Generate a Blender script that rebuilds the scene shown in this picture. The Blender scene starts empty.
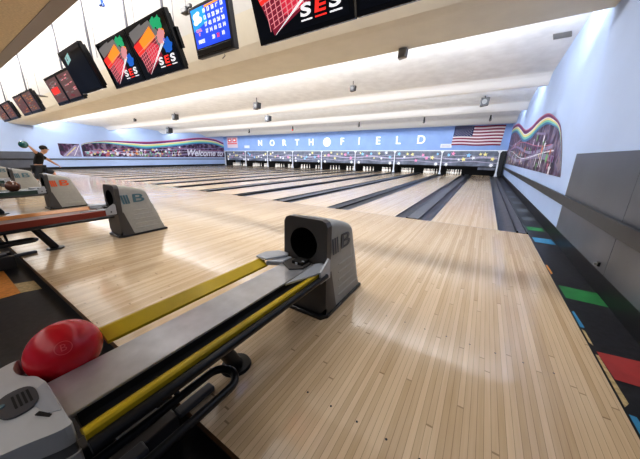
import bpy, math, random
from mathutils import Vector, Matrix
random.seed(7)
sc = bpy.context.scene
COL = sc.collection
P = 3.385          # pitch of a pair of lanes
W1 = 0.69          # wide divider (over the ball track)
LW = 1.054         # lane width
W2 = P - 2*LW - W1 # narrow divider
XR = 0.70          # right wall
XL = -27.15        # left wall
YM = 15.5          # masking units

# ------------------------------------------------------------------ materials
def newmat(name):
    m = bpy.data.materials.new(name); m.use_nodes = True
    nt = m.node_tree
    return m, nt, nt.nodes['Principled BSDF']
def mat(name, col, rough=.5, metal=0., emit=0., coat=0., noise=0., nscale=8., spec=.5):
    m, nt, b = newmat(name)
    b.inputs['Roughness'].default_value = rough
    b.inputs['Metallic'].default_value = metal
    b.inputs['Coat Weight'].default_value = coat
    b.inputs['Specular IOR Level'].default_value = spec
    c = (*col, 1)
    if noise:
        tc = nt.nodes.new('ShaderNodeTexCoord'); n = nt.nodes.new('ShaderNodeTexNoise')
        n.inputs['Scale'].default_value = nscale; n.inputs['Detail'].default_value = 5
        nt.links.new(tc.outputs['Object'], n.inputs['Vector'])
        r = nt.nodes.new('ShaderNodeValToRGB')
        r.color_ramp.elements[0].position = .3; r.color_ramp.elements[1].position = .7
        r.color_ramp.elements[0].color = tuple(max(0, v*(1-noise)) for v in col)+(1,)
        r.color_ramp.elements[1].color = tuple(min(1, v*(1+noise)) for v in col)+(1,)
        nt.links.new(n.outputs['Fac'], r.inputs['Fac'])
        nt.links.new(r.outputs['Color'], b.inputs['Base Color'])
        if emit: nt.links.new(r.outputs['Color'], b.inputs['Emission Color'])
    else:
        b.inputs['Base Color'].default_value = c
        if emit: b.inputs['Emission Color'].default_value = c
    if emit: b.inputs['Emission Strength'].default_value = emit
    return m

def wood_mat(name, cA, cB, board=.0275, group=1, rough=.22, seam=.75, length=1.3, coat=.3):
    m, nt, b = newmat(name); N = nt.nodes; L = nt.links
    def math_(op, a, bb=None):
        n = N.new('ShaderNodeMath'); n.operation = op
        for i, v in enumerate((a, bb)):
            if v is None: continue
            if isinstance(v, (int, float)): n.inputs[i].default_value = v
            else: L.new(v, n.inputs[i])
        return n.outputs[0]
    tc = N.new('ShaderNodeTexCoord'); s = N.new('ShaderNodeSeparateXYZ'); L.new(tc.outputs['Object'], s.inputs[0])
    u = math_('DIVIDE', s.outputs['X'], board); iu = math_('FLOOR', u); fu = math_('FRACT', u)
    wn = N.new('ShaderNodeTexWhiteNoise'); wn.noise_dimensions = '1D'; L.new(iu, wn.inputs['W'])
    v = math_('ADD', math_('DIVIDE', s.outputs['Y'], length), math_('MULTIPLY', wn.outputs['Value'], 7.))
    iv = math_('FLOOR', v); fv = math_('FRACT', v)
    cmb = N.new('ShaderNodeCombineXYZ'); L.new(iu, cmb.inputs[0]); L.new(iv, cmb.inputs[1])
    w2 = N.new('ShaderNodeTexWhiteNoise'); w2.noise_dimensions = '3D'; L.new(cmb.outputs[0], w2.inputs['Vector'])
    mp = N.new('ShaderNodeMapping'); mp.inputs['Scale'].default_value = (45, 2.2, 1); L.new(tc.outputs['Object'], mp.inputs[0])
    gn = N.new('ShaderNodeTexNoise'); gn.inputs['Scale'].default_value = 1.6; gn.inputs['Detail'].default_value = 6; L.new(mp.outputs[0], gn.inputs['Vector'])
    fac = math_('ADD', math_('MULTIPLY', w2.outputs['Value'], .55), math_('MULTIPLY', gn.outputs['Fac'], .5))
    ramp = N.new('ShaderNodeValToRGB'); ramp.color_ramp.elements[0].color = (*cA, 1); ramp.color_ramp.elements[1].color = (*cB, 1)
    ramp.color_ramp.elements[0].position = .12; ramp.color_ramp.elements[1].position = .9
    L.new(fac, ramp.inputs['Fac'])
    # thin seams at the board edges and a few board ends
    d = math_('MINIMUM', fu, math_('SUBTRACT', 1., fu)); sm = math_('LESS_THAN', d, .035)
    ed = math_('LESS_THAN', fv, .004); dark = math_('MAXIMUM', sm, ed)
    mx = N.new('ShaderNodeMix'); mx.data_type = 'RGBA'; mx.blend_type = 'MULTIPLY'
    L.new(dark, mx.inputs[0]); L.new(ramp.outputs['Color'], mx.inputs[6]); mx.inputs[7].default_value = (seam, seam*.95, seam*.9, 1)
    L.new(mx.outputs[2], b.inputs['Base Color'])
    n2 = N.new('ShaderNodeTexNoise'); n2.inputs['Scale'].default_value = 1.3; n2.inputs['Detail'].default_value = 3; L.new(tc.outputs['Object'], n2.inputs['Vector'])
    rr = N.new('ShaderNodeMapRange'); rr.inputs[3].default_value = rough*.75; rr.inputs[4].default_value = rough*1.3; L.new(n2.outputs['Fac'], rr.inputs[0])
    L.new(rr.outputs[0], b.inputs['Roughness'])
    b.inputs['Coat Weight'].default_value = coat; b.inputs['Coat Roughness'].default_value = .08
    return m

M = {}
M['approach'] = wood_mat('approach_maple', (.54, .385, .23), (.77, .60, .41), board=.0275, rough=.17, seam=.6, coat=.5, length=2.2)
M['lane'] = wood_mat('lane_maple', (.62, .46, .29), (.84, .68, .49), board=.0264, rough=.2, seam=.72, coat=.3, length=2.5)
M['wood_edge'] = mat('approach_side_wood', (.17, .085, .035), .5, noise=.4, nscale=20)
M['wall'] = mat('blue_wall_paint', (.45, .57, .83), .6, noise=.03, nscale=1.5)
M['wall_hi'] = mat('periwinkle_wall_paint', (.31, .455, .80), .6, noise=.05, nscale=2)
M['wains'] = mat('grey_wainscot_laminate', (.10, .11, .135), .32, noise=.12, nscale=2.2)
M['railing'] = mat('grey_rail_board', (.04, .042, .045), .4, noise=.12)
M['black'] = mat('black_baseboard', (.008, .008, .010), .35)
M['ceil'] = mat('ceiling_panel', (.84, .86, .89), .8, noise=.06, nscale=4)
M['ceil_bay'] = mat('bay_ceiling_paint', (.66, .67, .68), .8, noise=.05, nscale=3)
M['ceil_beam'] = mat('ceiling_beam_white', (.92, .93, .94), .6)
M['soffit'] = mat('beige_soffit_paint', (.68, .655, .58), .7, noise=.04, nscale=3)
M['soffit_near'] = mat('tan_soffit_texture', (.78, .68, .50), .85, noise=.12, nscale=40)
M['soffit_trim'] = mat('grey_soffit_trim', (.30, .285, .28), .5)
M['gutter'] = mat('gutter_grey', (.055, .06, .075), .3, noise=.25, nscale=9)
M['gutter_cap'] = mat('divider_cap_grey', (.10, .105, .12), .35, noise=.25, nscale=9)
M['div_edge'] = mat('divider_edge_black', (.015, .015, .02), .3)
M['mark'] = mat('lane_marking_brown', (.20, .10, .05), .3)
M['carpet'] = mat('black_carpet', (.016, .016, .020), .38, noise=.5, nscale=25)
M['c_green'] = mat('carpet_green', (.03, .25, .07), .45, noise=.15)
M['c_red'] = mat('carpet_red', (.36, .045, .045), .45, noise=.15)
M['c_blue'] = mat('carpet_blue', (.05, .25, .45), .45, noise=.15)
M['c_tan'] = mat('carpet_tan', (.5, .38, .2), .45, noise=.3, nscale=40)
M['c_orange'] = mat('carpet_orange', (.62, .25, .05), .45, noise=.2, nscale=30)
M['c_slate'] = mat('carpet_slate', (.12, .14, .15), .45, noise=.3, nscale=30)
M['hood_grey'] = mat('hood_grey_plastic', (.37, .37, .345), .38, noise=.05, nscale=30)
M['hood_dark'] = mat('hood_charcoal_plastic', (.075, .07, .068), .42)
M['hole'] = mat('hood_tunnel_black', (.003, .003, .003), .7)
M['logo_blue'] = mat('logo_slate', (.05, .065, .09), .3)
M['logo_teal'] = mat('logo_steel_blue', (.10, .19, .24), .3)
M['logo_red'] = mat('logo_orange_red', (.75, .13, .04), .3)
M['tray'] = mat('brushed_tray_metal', (.50, .51, .54), .3, .6, noise=.12, nscale=12)
M['tray_brown'] = mat('brown_tray_plastic', (.13, .05, .03), .4)
M['metal'] = mat('bracket_silver_grey', (.42, .45, .50), .35, .25)
M['yellow'] = mat('yellow_rail_paint', (.56, .40, .015), .35, noise=.1)
M['orange'] = mat('orange_rail_paint', (.60, .25, .08), .35)
M['darkred'] = mat('dark_red_rail_paint', (.24, .04, .025), .35)
M['darkgreen'] = mat('dark_green_rail_paint', (.03, .06, .055), .35)
M['blackmetal'] = mat('black_powder_coat', (.014, .015, .018), .3)
M['cap_white'] = mat('return_cap_pale_grey', (.52, .53, .54), .28, noise=.05, nscale=14)
M['cap_grey'] = mat('return_cap_band_grey', (.17, .175, .18), .35)
M['vent'] = mat('vent_grey', (.065, .065, .075), .4)
M['ball_red'] = mat('red_bowling_ball', (.58, .010, .025), .27, coat=.15, noise=.15, nscale=7)
M['ball_logo'] = mat('ball_logo_pink', (.72, .09, .10), .3)
M['ball_brown'] = mat('brown_bowling_ball', (.14, .06, .04), .2, coat=.5, noise=.3)
M['ball_teal'] = mat('dark_teal_bowling_ball', (.01, .10, .10), .2, coat=.5)
M['white'] = mat('white_paint', (.85, .87, .92), .4)
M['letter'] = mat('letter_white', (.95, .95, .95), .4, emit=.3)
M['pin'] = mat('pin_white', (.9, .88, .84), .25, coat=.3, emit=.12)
M['pin_red'] = mat('pin_red_stripe', (.6, .03, .03), .3)
M['pit'] = mat('pit_black', (.012, .012, .014), .7)
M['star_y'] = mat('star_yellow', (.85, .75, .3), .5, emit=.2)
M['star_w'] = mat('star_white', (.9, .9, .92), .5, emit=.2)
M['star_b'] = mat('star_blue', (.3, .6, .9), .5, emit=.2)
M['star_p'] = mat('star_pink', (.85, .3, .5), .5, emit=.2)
M['mask'] = mat('masking_grey_blue', (.16, .18, .24), .45, noise=.45, nscale=2.5)
M['swoosh'] = mat('masking_swoosh_lavender', (.48, .44, .58), .45, noise=.25, nscale=5)
M['m_purple'] = mat('mural_purple', (.18, .02, .15), .45)
M['m_rose'] = mat('mural_rose', (.55, .16, .25), .45)
M['m_yellow'] = mat('mural_yellow', (.80, .70, .22), .45)
M['m_aqua'] = mat('mural_aqua', (.20, .58, .50), .45)
M['m_blue'] = mat('mural_blue', (.05, .22, .42), .45)
M['m_white'] = mat('mural_white', (.78, .78, .86), .45)
M['m_dark'] = mat('mural_dark_navy', (.018, .02, .045), .4, noise=.5, nscale=3)
nt_ = M['m_dark'].node_tree; rp_ = [n for n in nt_.nodes if n.type == 'VALTORGB'][0].color_ramp
for p_, c_ in ((.40, (.012, .014, .035)), (.5, (.10, .03, .09)), (.58, (.16, .15, .25)), (.66, (.30, .20, .22))):
    q_ = rp_.elements.new(p_); q_.color = (*c_, 1)
rp_.elements[0].color = (.01, .012, .03, 1); rp_.elements[-1].color = (.03, .04, .09, 1)
M['m_lilac'] = mat('mural_lilac', (.30, .26, .42), .45, noise=.3, nscale=5)
M['m_orange'] = mat('mural_orange', (.8, .25, .08), .45)
M['m_green'] = mat('mural_green', (.2, .5, .15), .45)
M['flag_red'] = mat('flag_red', (.26, .03, .07), .7, noise=.15)
M['flag_white'] = mat('flag_white', (.82, .74, .76), .7)
M['flag_blue'] = mat('flag_navy', (.025, .035, .12), .7)
M['tv'] = mat('television_black_plastic', (.006, .006, .007), .25)
M['tv2'] = mat('television_charcoal_plastic', (.045, .045, .05), .4)
M['bezel_grey'] = mat('television_edge_grey', (.10, .10, .10), .3)
M['pole'] = mat('hanging_pole_grey', (.10, .10, .12), .4, .3)
M['wire'] = mat('thin_cable_grey', (.22, .22, .24), .5)
M['clip_blue'] = mat('blue_clip', (.02, .10, .5), .4)
M['skin'] = mat('skin', (.55, .32, .22), .5)
M['shirt'] = mat('black_shirt', (.006, .006, .008), .8)
M['shorts'] = mat('dark_trousers', (.03, .035, .045), .8)
M['khaki'] = mat('khaki_cloth', (.55, .43, .30), .8)
M['hair'] = mat('dark_hair', (.02, .014, .01), .6)
M['shoe'] = mat('shoe_leather', (.25, .2, .16), .5)
M['spk'] = mat('fixture_dark_grey', (.05, .05, .055), .4)
M['spk2'] = mat('fixture_mid_grey', (.22, .22, .22), .5)
M['ledred'] = mat('red_lamp', (.8, .03, .02), .4, emit=.8)
M['sign_red'] = mat('sign_red', (.75, .12, .14), .5, emit=.1)
M['sign_pink'] = mat('sign_pale_pink', (.85, .68, .74), .5)
def emis(name, col, e=1.0, rough=.35):
    return mat(name, col, rough, emit=e)
S = dict(mv=emis('screen_mauve_grey', (.16, .08, .08), .6), br=emis('screen_amber', (.55, .25, .08), .6), bg=emis('screen_black', (.004, .004, .006), .3, .12), or_=emis('screen_orange', (.95, .33, .03), .75), rd=emis('screen_crimson', (.62, .03, .07), .75),
         dr=emis('screen_maroon', (.22, .015, .04), .7), wh=emis('screen_white', (.85, .85, .88), .8), gn=emis('screen_green', (.02, .42, .18), .7),
         bl=emis('screen_blue', (.01, .13, .55), .75), pk=emis('screen_pink', (.85, .35, .38), .6), gy=emis('screen_grey', (.25, .24, .24), .5),
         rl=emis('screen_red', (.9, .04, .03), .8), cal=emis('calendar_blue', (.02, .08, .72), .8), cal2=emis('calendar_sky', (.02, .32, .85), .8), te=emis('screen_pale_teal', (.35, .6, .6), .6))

# ------------------------------------------------------------------ mesh helper
class MB:
    def __init__(s): s.v = []; s.f = []; s.mi = []; s.mats = []; s.cur = 0; s.sm = []; s.smooth = False
    def use(s, m):
        if m not in s.mats: s.mats.append(m)
        s.cur = s.mats.index(m); return s
    def face(s, pts):
        i = len(s.v); s.v += [tuple(p) for p in pts]; s.f.append(tuple(range(i, i+len(pts)))); s.mi.append(s.cur); s.sm.append(s.smooth)
    def idx(s, vs, fs, smooth=None):
        i = len(s.v); s.v += [tuple(p) for p in vs]
        for f in fs:
            s.f.append(tuple(i+k for k in f)); s.mi.append(s.cur); s.sm.append(s.smooth if smooth is None else smooth)
    def box(s, x0, x1, y0, y1, z0, z1):
        vs = [(x, y, z) for x in (x0, x1) for y in (y0, y1) for z in (z0, z1)]
        s.idx(vs, [(0,1,3,2), (4,6,7,5), (0,4,5,1), (2,3,7,6), (0,2,6,4), (1,5,7,3)], False)
        return s
    def prism(s, poly, axis, a, b, smooth=False):
        """poly: 2-D points in the two axes other than `axis`, in xyz order"""
        def mk(p, c):
            l = [p[0], p[1]]; l.insert(axis, c); return tuple(l)
        n = len(poly); vs = [mk(p, a) for p in poly] + [mk(p, b) for p in poly]
        s.idx(vs, [tuple(range(n))[::-1], tuple(range(n, 2*n))], False)
        s.idx(vs, [(i, (i+1) % n, n+(i+1) % n, n+i) for i in range(n)], smooth)
        return s
    def tube(s, path, r, seg=10, caps=True):
        path = [Vector(p) for p in path]; rs = r if isinstance(r, (list, tuple)) else [r]*len(path)
        rings = []; up = None
        for i, p in enumerate(path):
            d = (path[min(i+1, len(path)-1)] - path[max(i-1, 0)]).normalized()
            if up is None:
                up = Vector((0, 0, 1)) if abs(d.z) < .9 else Vector((1, 0, 0))
            a = d.cross(up).normalized(); b_ = a.cross(d).normalized(); up = b_
            rings.append([p + (a*math.cos(t) + b_*math.sin(t))*rs[i] for t in [2*math.pi*k/seg for k in range(seg)]])
        vs = [q for R_ in rings for q in R_]; fs = []
        for i in range(len(rings)-1):
            for k in range(seg):
                fs.append((i*seg+k, i*seg+(k+1) % seg, (i+1)*seg+(k+1) % seg, (i+1)*seg+k))
        s.idx(vs, fs, True)
        if caps: s.idx(vs, [tuple(range(seg))[::-1], tuple(range(len(vs)-seg, len(vs)))], False)
        return s
    def lathe(s, prof, c=(0, 0, 0), seg=16, sx=1, sy=1):
        vs = []; fs = []
        for r, z in prof:
            for k in range(seg):
                t = 2*math.pi*k/seg; vs.append((c[0]+r*sx*math.cos(t), c[1]+r*sy*math.sin(t), c[2]+z))
        for i in range(len(prof)-1):
            for k in range(seg): fs.append((i*seg+k, i*seg+(k+1) % seg, (i+1)*seg+(k+1) % seg, (i+1)*seg+k))
        s.idx(vs, fs, True)
        s.idx(vs, [tuple(range(seg))[::-1], tuple(range(len(vs)-seg, len(vs)))], False)
        return s
    def sphere(s, c, r, seg=24, rings=14, sc_=(1, 1, 1)):
        prof = [(max(1e-4, r*math.sin(math.pi*i/rings)), -r*math.cos(math.pi*i/rings)) for i in range(rings+1)]
        vs = []; fs = []
        for q, z in prof:
            for k in range(seg):
                t = 2*math.pi*k/seg; vs.append((c[0]+q*math.cos(t)*sc_[0], c[1]+q*math.sin(t)*sc_[1], c[2]+z*sc_[2]))
        for i in range(rings):
            for k in range(seg): fs.append((i*seg+k, i*seg+(k+1) % seg, (i+1)*seg+(k+1) % seg, (i+1)*seg+k))
        s.idx(vs, fs, True); return s
    def build(s, name, m=None, parent=None, bevel=0, loc=None, rot=None, seg=2):
        me = bpy.data.meshes.new(name); me.from_pydata(s.v, [], s.f)
        ms = s.mats or [m]
        for q in ms: me.materials.append(q)
        for p, i, sm in zip(me.polygons, s.mi, s.sm): p.material_index = i; p.use_smooth = sm
        o = bpy.data.objects.new(name, me); COL.objects.link(o)
        if parent: o.parent = parent
        if loc: o.location = loc
        if rot: o.rotation_euler = rot
        if bevel:
            w = o.modifiers.new('weld', 'WELD'); w.merge_threshold = .0002
            b = o.modifiers.new('bevel', 'BEVEL'); b.width = bevel; b.segments = seg; b.limit_method = 'ANGLE'; b.angle_limit = .6
        return o

def tag(o, label=None, cat=None, group=None, kind=None):
    if label: o['label'] = label
    if cat: o['category'] = cat
    if group: o['group'] = group
    if kind: o['kind'] = kind
    return o
def empty(name, loc, label=None, cat=None, group=None, rot=None):
    o = bpy.data.objects.new(name, None); COL.objects.link(o); o.location = loc; o.empty_display_size = .1
    if rot: o.rotation_euler = rot
    return tag(o, label, cat, group)
def copy_tree(o, parent=None):
    c = o.copy(); COL.objects.link(c)
    if parent: c.parent = parent
    for ch in list(o.children): copy_tree(ch, c)
    return c
def text_data(body, size, extrude=.0, shear=0., offset=0., align='CENTER', ax=1.0):
    cu = bpy.data.curves.new('txt', 'FONT'); cu.body = body; cu.size = size; cu.extrude = extrude
    cu.shear = shear; cu.offset = offset; cu.align_x = align; cu.align_y = 'CENTER'
    o = bpy.data.objects.new('txt', cu); COL.objects.link(o)
    bpy.context.view_layer.update()
    dg = bpy.context.evaluated_depsgraph_get()
    me = bpy.data.meshes.new_from_object(o.evaluated_get(dg))
    vs = [tuple(v.co) for v in me.vertices]; fs = [tuple(p.vertices) for p in me.polygons]
    bpy.data.objects.remove(o); bpy.data.meshes.remove(me)
    return vs, fs
def add_text(mb, body, size, frame, extrude=.0, shear=0., offset=0., align='CENTER'):
    """frame: function (u, v, w) -> 3-D point"""
    vs, fs = text_data(body, size, extrude, shear, offset, align)
    mb.idx([frame(*v) for v in vs], fs, False)

# ------------------------------------------------------------------ camera
yaw, pitch, roll, f = .5642, .2812, .013, 252.0
cyw, syw, cp, sp = math.cos(yaw), math.sin(yaw), math.cos(pitch), math.sin(pitch)
F = Vector((-syw*cp, cyw*cp, -sp)); R0 = Vector((cyw, syw, 0)); U0 = R0.cross(F)
Rv = R0*math.cos(roll) + U0*math.sin(roll); Uv = -R0*math.sin(roll) + U0*math.cos(roll)
cam = bpy.data.cameras.new('camera'); co = bpy.data.objects.new('camera', cam); COL.objects.link(co)
cam.sensor_fit = 'HORIZONTAL'; cam.sensor_width = 36; cam.lens = 36*f/640; cam.clip_start = .01; cam.clip_end = 200
mw = Matrix.Identity(4)
for i in range(3):
    mw[i][0] = Rv[i]; mw[i][1] = Uv[i]; mw[i][2] = -F[i]
mw.translation = Vector((-.3441, -5.0552, 1.1511))
co.matrix_world = mw; sc.camera = co

# ------------------------------------------------------------------ the setting
YB = -10.5
def structure(o): o['kind'] = 'structure'; return o
# approach
m = MB(); m.use(M['approach']); m.face([(XL, -4.623, 0), (.402, -4.623, 0), (.402, 0, 0), (XL, 0, 0)])
m.use(M['wood_edge']); m.face([(XL, -4.623, -.045), (.402, -4.623, -.045), (.402, -4.623, 0), (XL, -4.623, 0)])
m.face([(.402, -4.623, -.045), (.402, 0, -.045), (.402, 0, 0), (.402, -4.623, 0)])
m.use(M['black']); m.box(XL, .395, -4.60, -4.5, -.14, -.045)
m.box(.402, .412, -4.62, 0, -.03, .0)
m.use(M['div_edge'])
for y, xs in ((-4.237, [-.923+.136*q for q in range(9)]), (-3.385, [-.932+.137*q for q in range(9)])):
    for x in xs:
        for pk in range(3):
            m.face([(x-pk*P+.0055*math.cos(t), y+.0055*math.sin(t), .0006) for t in [q*math.pi/5 for q in range(10)]])
structure(m.build('floor'))
# seating area floor, with coloured carpet pieces
m = MB(); m.use(M['carpet']); m.face([(XL, YB, -.12), (XR+.02, YB, -.12), (XR+.02, -4.6, -.12), (XL, -4.6, -.12)])
m.use(M['c_orange'])
def patch(mb, pts, mt, z=-.1185): mb.use(mt).face([(x, y, z) for x, y in pts])
patch(m, [(-4.75, -4.90), (-3.85, -4.904), (-3.85, -4.778), (-4.70, -4.777)], M['c_orange'])
patch(m, [(-4.162, -4.777), (-3.85, -4.778), (-3.80, -4.65), (-4.10, -4.65)], M['c_tan'])
patch(m, [(-5.9, -4.83), (-5.0, -4.83), (-4.95, -4.77), (-5.85, -4.77)], M['c_slate'])
patch(m, [(-6.6, -4.73), (-5.2, -4.74), (-5.15, -4.69), (-6.5, -4.68)], M['c_tan'])
structure(m.build('floor'))
# strip beside the right wall
m = MB(); m.use(M['carpet']); m.face([(.40, -4.7, -.004), (XR+.02, -4.7, -.004), (XR+.02, YM+2, -.004), (.40, YM+2, -.004)])
m.face([(.40, -4.7, -.12), (XR+.02, -4.7, -.12), (XR+.02, -4.7, -.004), (.40, -4.7, -.004)])
for pts, k in [([(.425, -1.99), (.428, -2.26), (.69, -2.26), (.69, -1.99)], 'c_green'), ([(.428, -3.01), (.44, -3.25), (.69, -3.24), (.69, -2.97)], 'c_red'),
               ([(.436, -.15), (.437, -.43), (.67, -.44), (.66, -.13)], 'c_blue'), ([(.44, .60), (.44, .33), (.66, .35), (.66, .62)], 'c_green'),
               ([(.414, -2.76), (.414, -2.92), (.43, -2.95), (.43, -2.78)], 'c_tan'), ([(.414, -2.51), (.414, -2.74), (.44, -2.73), (.43, -2.49)], 'c_blue'),
               ([(.414, -3.5), (.414, -3.75), (.45, -3.7), (.44, -3.5)], 'c_blue'), ([(.414, -3.05), (.414, -3.46), (.44, -3.42), (.428, -3.05)], 'c_tan'),
               ([(.414, -1.42), (.414, -1.72), (.435, -1.68), (.428, -1.42)], 'c_orange'), ([(.45, 1.5), (.45, 1.2), (.66, 1.25), (.66, 1.6)], 'c_blue'),
               ([(.45, 2.6), (.45, 2.2), (.66, 2.3), (.66, 2.7)], 'c_orange'), ([(.45, 3.9), (.45, 3.4), (.66, 3.5), (.66, 4.0)], 'c_green'),
               ([(.45, 5.2), (.45, 4.7), (.62, 4.8), (.62, 5.3)], 'c_slate'), ([(.45, 6.8), (.45, 6.2), (.62, 6.3), (.62, 6.9)], 'c_blue')]:
    patch(m, pts, M[k if pts[0][1] < 1 else 'c_slate'], -.002)
structure(m.build('floor'))
# right wall, grey wainscot, base, left wall, far wall, back wall
m = MB(); m.use(M['wall']).box(XR, XR+.15, YB, YM+3, -.15, 4.4); structure(m.build('wall_right'))
m = MB(); m.use(M['wall']).box(XL-.15, XL, YB, YM+3, -.15, 4.4); structure(m.build('wall_left'))
m = MB(); m.use(M['wall_hi']).box(XL, XR, YM+.06, YM+.2, 1.68, 4.4); structure(m.build('wall_far'))
m = MB(); m.use(M['wall']).box(XL, XR, YB-.15, YB, -.15, 4.4); structure(m.build('wall_back'))
m = MB(); m.use(M['pit']).box(XL, XR, YM+2.4, YM+2.5, -.3, 1.8); m.box(XL, XR, YM+.2, YM+2.4, 1.7, 1.8); structure(m.build('wall_pit'))
for side, x0, x1 in (('right', XR-.012, XR), ('left', XL, XL+.012)):
    m = MB(); m.use(M['wains'])
    ys = [-.10, -1.99, -3.74, -5.56, -7.3, -8.5, -9.7]
    for a, b in zip(ys, ys[1:]): m.box(x0, x1, b+.006, a, .17, 1.235)
    m.use(M['m_white'])
    e0, e1 = (x0+.006, x1) if side == 'right' else (x0, x1-.006)
    for a in ys[1:]: m.box(e0, e1, a-.001, a+.007, .17, 1.235)
    structure(m.build('trim_1' if side == 'right' else 'trim_2'))
    m = MB(); m.use(M['black']).box(x0, x1, YB, YM, -.12, .175)
    structure(m.build('baseboard_'+side, bevel=.003))
# handrail boards on the side walls
m = MB(); m.use(M['railing']); m.box(XR-.05, XR-.018, -4.6, YM, .535, .665)
r1 = tag(m.build('wall_rail', bevel=.006), 'long flat grey bumper board running along the right blue wall', 'wall rail')
m = MB(); m.use(M['black']); m.box(XL+.012, XL+.04, -9, YM, .70, .78)
tag(m.build('wall_rail', bevel=.006), 'thin black bumper board running along the far left wall', 'wall rail')
# small wall socket by the right base
e = empty('door_stop', (XR-.03, -1.85, .23), 'small dark knob fixed low on the grey panel of right wall', 'door stop')
m = MB(); m.use(M['black']).box(.0, .018, -.02, .02, -.02, .02); m.build('plate', parent=e, bevel=.003)
m = MB(); m.use(M['spk2']).tube([(0, 0, 0), (-.02, 0, 0)], .012, 10); m.build('knob', parent=e)

# ceiling: one sawtooth profile (Y, Z)
def strip(mb, prof, mt):
    mb.use(mt)
    for (a, b), (c, d) in zip(prof, prof[1:]): mb.face([(XL, a, b), (XR, a, b), (XR, c, d), (XL, c, d)])
m = MB()
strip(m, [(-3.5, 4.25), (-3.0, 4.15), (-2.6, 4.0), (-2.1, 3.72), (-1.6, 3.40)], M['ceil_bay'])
strip(m, [(-1.6, 3.40), (-1.2, 3.13), (-.95, 3.01)], M['soffit'])
strip(m, [(-.95, 3.01), (-.80, 2.985), (.10, 2.985), (.13, 3.0), (.13, 3.56)], M['soffit'])
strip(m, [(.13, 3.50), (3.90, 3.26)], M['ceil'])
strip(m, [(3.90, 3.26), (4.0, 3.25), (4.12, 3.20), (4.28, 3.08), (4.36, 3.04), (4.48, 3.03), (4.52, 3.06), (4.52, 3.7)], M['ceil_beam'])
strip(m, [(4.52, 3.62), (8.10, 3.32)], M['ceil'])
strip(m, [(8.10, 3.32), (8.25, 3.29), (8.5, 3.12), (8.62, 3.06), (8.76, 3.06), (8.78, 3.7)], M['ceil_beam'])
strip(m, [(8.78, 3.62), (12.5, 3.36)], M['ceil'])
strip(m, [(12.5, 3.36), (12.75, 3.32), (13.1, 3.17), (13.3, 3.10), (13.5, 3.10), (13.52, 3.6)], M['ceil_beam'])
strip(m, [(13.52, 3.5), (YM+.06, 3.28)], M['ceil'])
structure(m.build('ceiling'))
m = MB(); m.use(M['soffit_near']).box(XL, XR, YB, -3.80, 2.80, 4.4)
m.use(M['soffit_trim']).box(XL, XR, -3.80, -3.64, 2.795, 4.4)
structure(m.build('ceiling'))

# ------------------------------------------------------------------ lanes, gutters, dividers
ordn = ['first', 'second', 'third', 'fourth', 'fifth', 'sixth', 'seventh', 'eighth', 'ninth', 'tenth', 'eleventh', 'twelfth', 'thirteenth', 'fourteenth', 'fifteenth', 'sixteenth']
YE = 16.9
def lane_x(i):
    k, j = divmod(i, 2)
    x1 = -k*P if j == 0 else -k*P - LW - W1
    return x1-LW, x1
protoL = None
for i in range(16):
    a, b = lane_x(i); c = (a+b)/2
    if protoL is None:
        e = empty('bowling_lane', (c, 0, 0))
        m = MB(); m.use(M['lane']); h = LW/2
        m.face([(-h, 0, -.002), (h, 0, -.002), (h, YE, -.002), (-h, YE, -.002)])
        m.box(-h, h, 0, YE, -.06, -.004)
        m.build('lane_bed', parent=e)
        m = MB(); m.use(M['mark'])
        for q in range(-3, 4):           # seven arrows
            x = q*.132; y = 4.4 - abs(q)*.25
            m.face([(x-.022, y, 0), (x, y+.02, 0), (x+.022, y, 0), (x, y+.15, 0)])
        for q in (-4, -3, -2, -1, 1, 2, 3, 4):
            x = q*.11; y = 2.1
            m.face([(x+.012*math.cos(t), y+.02*math.sin(t), 0) for t in [k*math.pi/4 for k in range(8)]])
        m.use(M['div_edge']); m.face([(-h, 0, .0003), (h, 0, .0003), (h, .012, .0003), (-h, .012, .0003)])
        m.build('lane_markings', parent=e)
        protoL = e
    else:
        e = copy_tree(protoL); e.location = (c, 0, 0)
    tag(e, f'polished maple bowling lane, {ordn[i]} counted from the right wall', 'bowling lane', 'bowling lanes')
def gutter(mb, x0, x1, y1=YE):
    w = x1-x0; n = 8; pr = []
    for k in range(n+1):
        t = k/n; pr.append((x0+w*t, -.012 - .055*math.sin(math.pi*t)))
    for (a, za), (b, zb) in zip(pr, pr[1:]):
        mb.face([(a, 0, za), (b, 0, zb), (b, y1, zb), (a, y1, za)])
    mb.face([(p[0], 0, p[1]) for p in pr][::-1] + [(x0, 0, -.10), (x1, 0, -.10)])
def divider(w, gw, label, x0, name='lane_divider', tall=.014):
    e = empty(name, (x0+w/2, 0, 0), label, 'lane divider', 'grey dividers between the lanes')
    h = w/2
    for s in (-1, 1):
        m = MB(); m.use(M['gutter']); a, b = sorted((s*h, s*(h-gw))); gutter(m, a, b)
        m.use(M['div_edge']); m.box(s*h-.008 if s > 0 else s*h, s*h if s > 0 else s*h+.008, 0, YE, -.05, -.001)
        m.build('gutter', parent=e)
    m = MB(); c = h-gw
    m.use(M['gutter_cap']).box(-c, c, .0, YE, -.1, tall)
    m.use(M['div_edge']).box(-c-.012, -c, .0, YE, -.1, tall+.004); m.box(c, c+.012, .0, YE, -.1, tall+.004)
    m.build('cap', parent=e)
    return e
for k in range(8):
    divider(W1, .235, f'wide grey gutter strip splitting the {["first","second","third","fourth","fifth","sixth","seventh","eighth"][k]} pair of lanes from the right', -k*P-LW-W1)
    if k < 7: divider(W2, W2*.47, f'narrower grey gutter strip between the {["first","second","third","fourth","fifth","sixth","seventh"][k]} and following lane pair from the right', -(k+1)*P)
e = empty('lane_divider', (.2, 0, 0), 'dark grey gutter with black curb along the right wall carpet', 'lane divider', 'grey dividers between the lanes')
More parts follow.
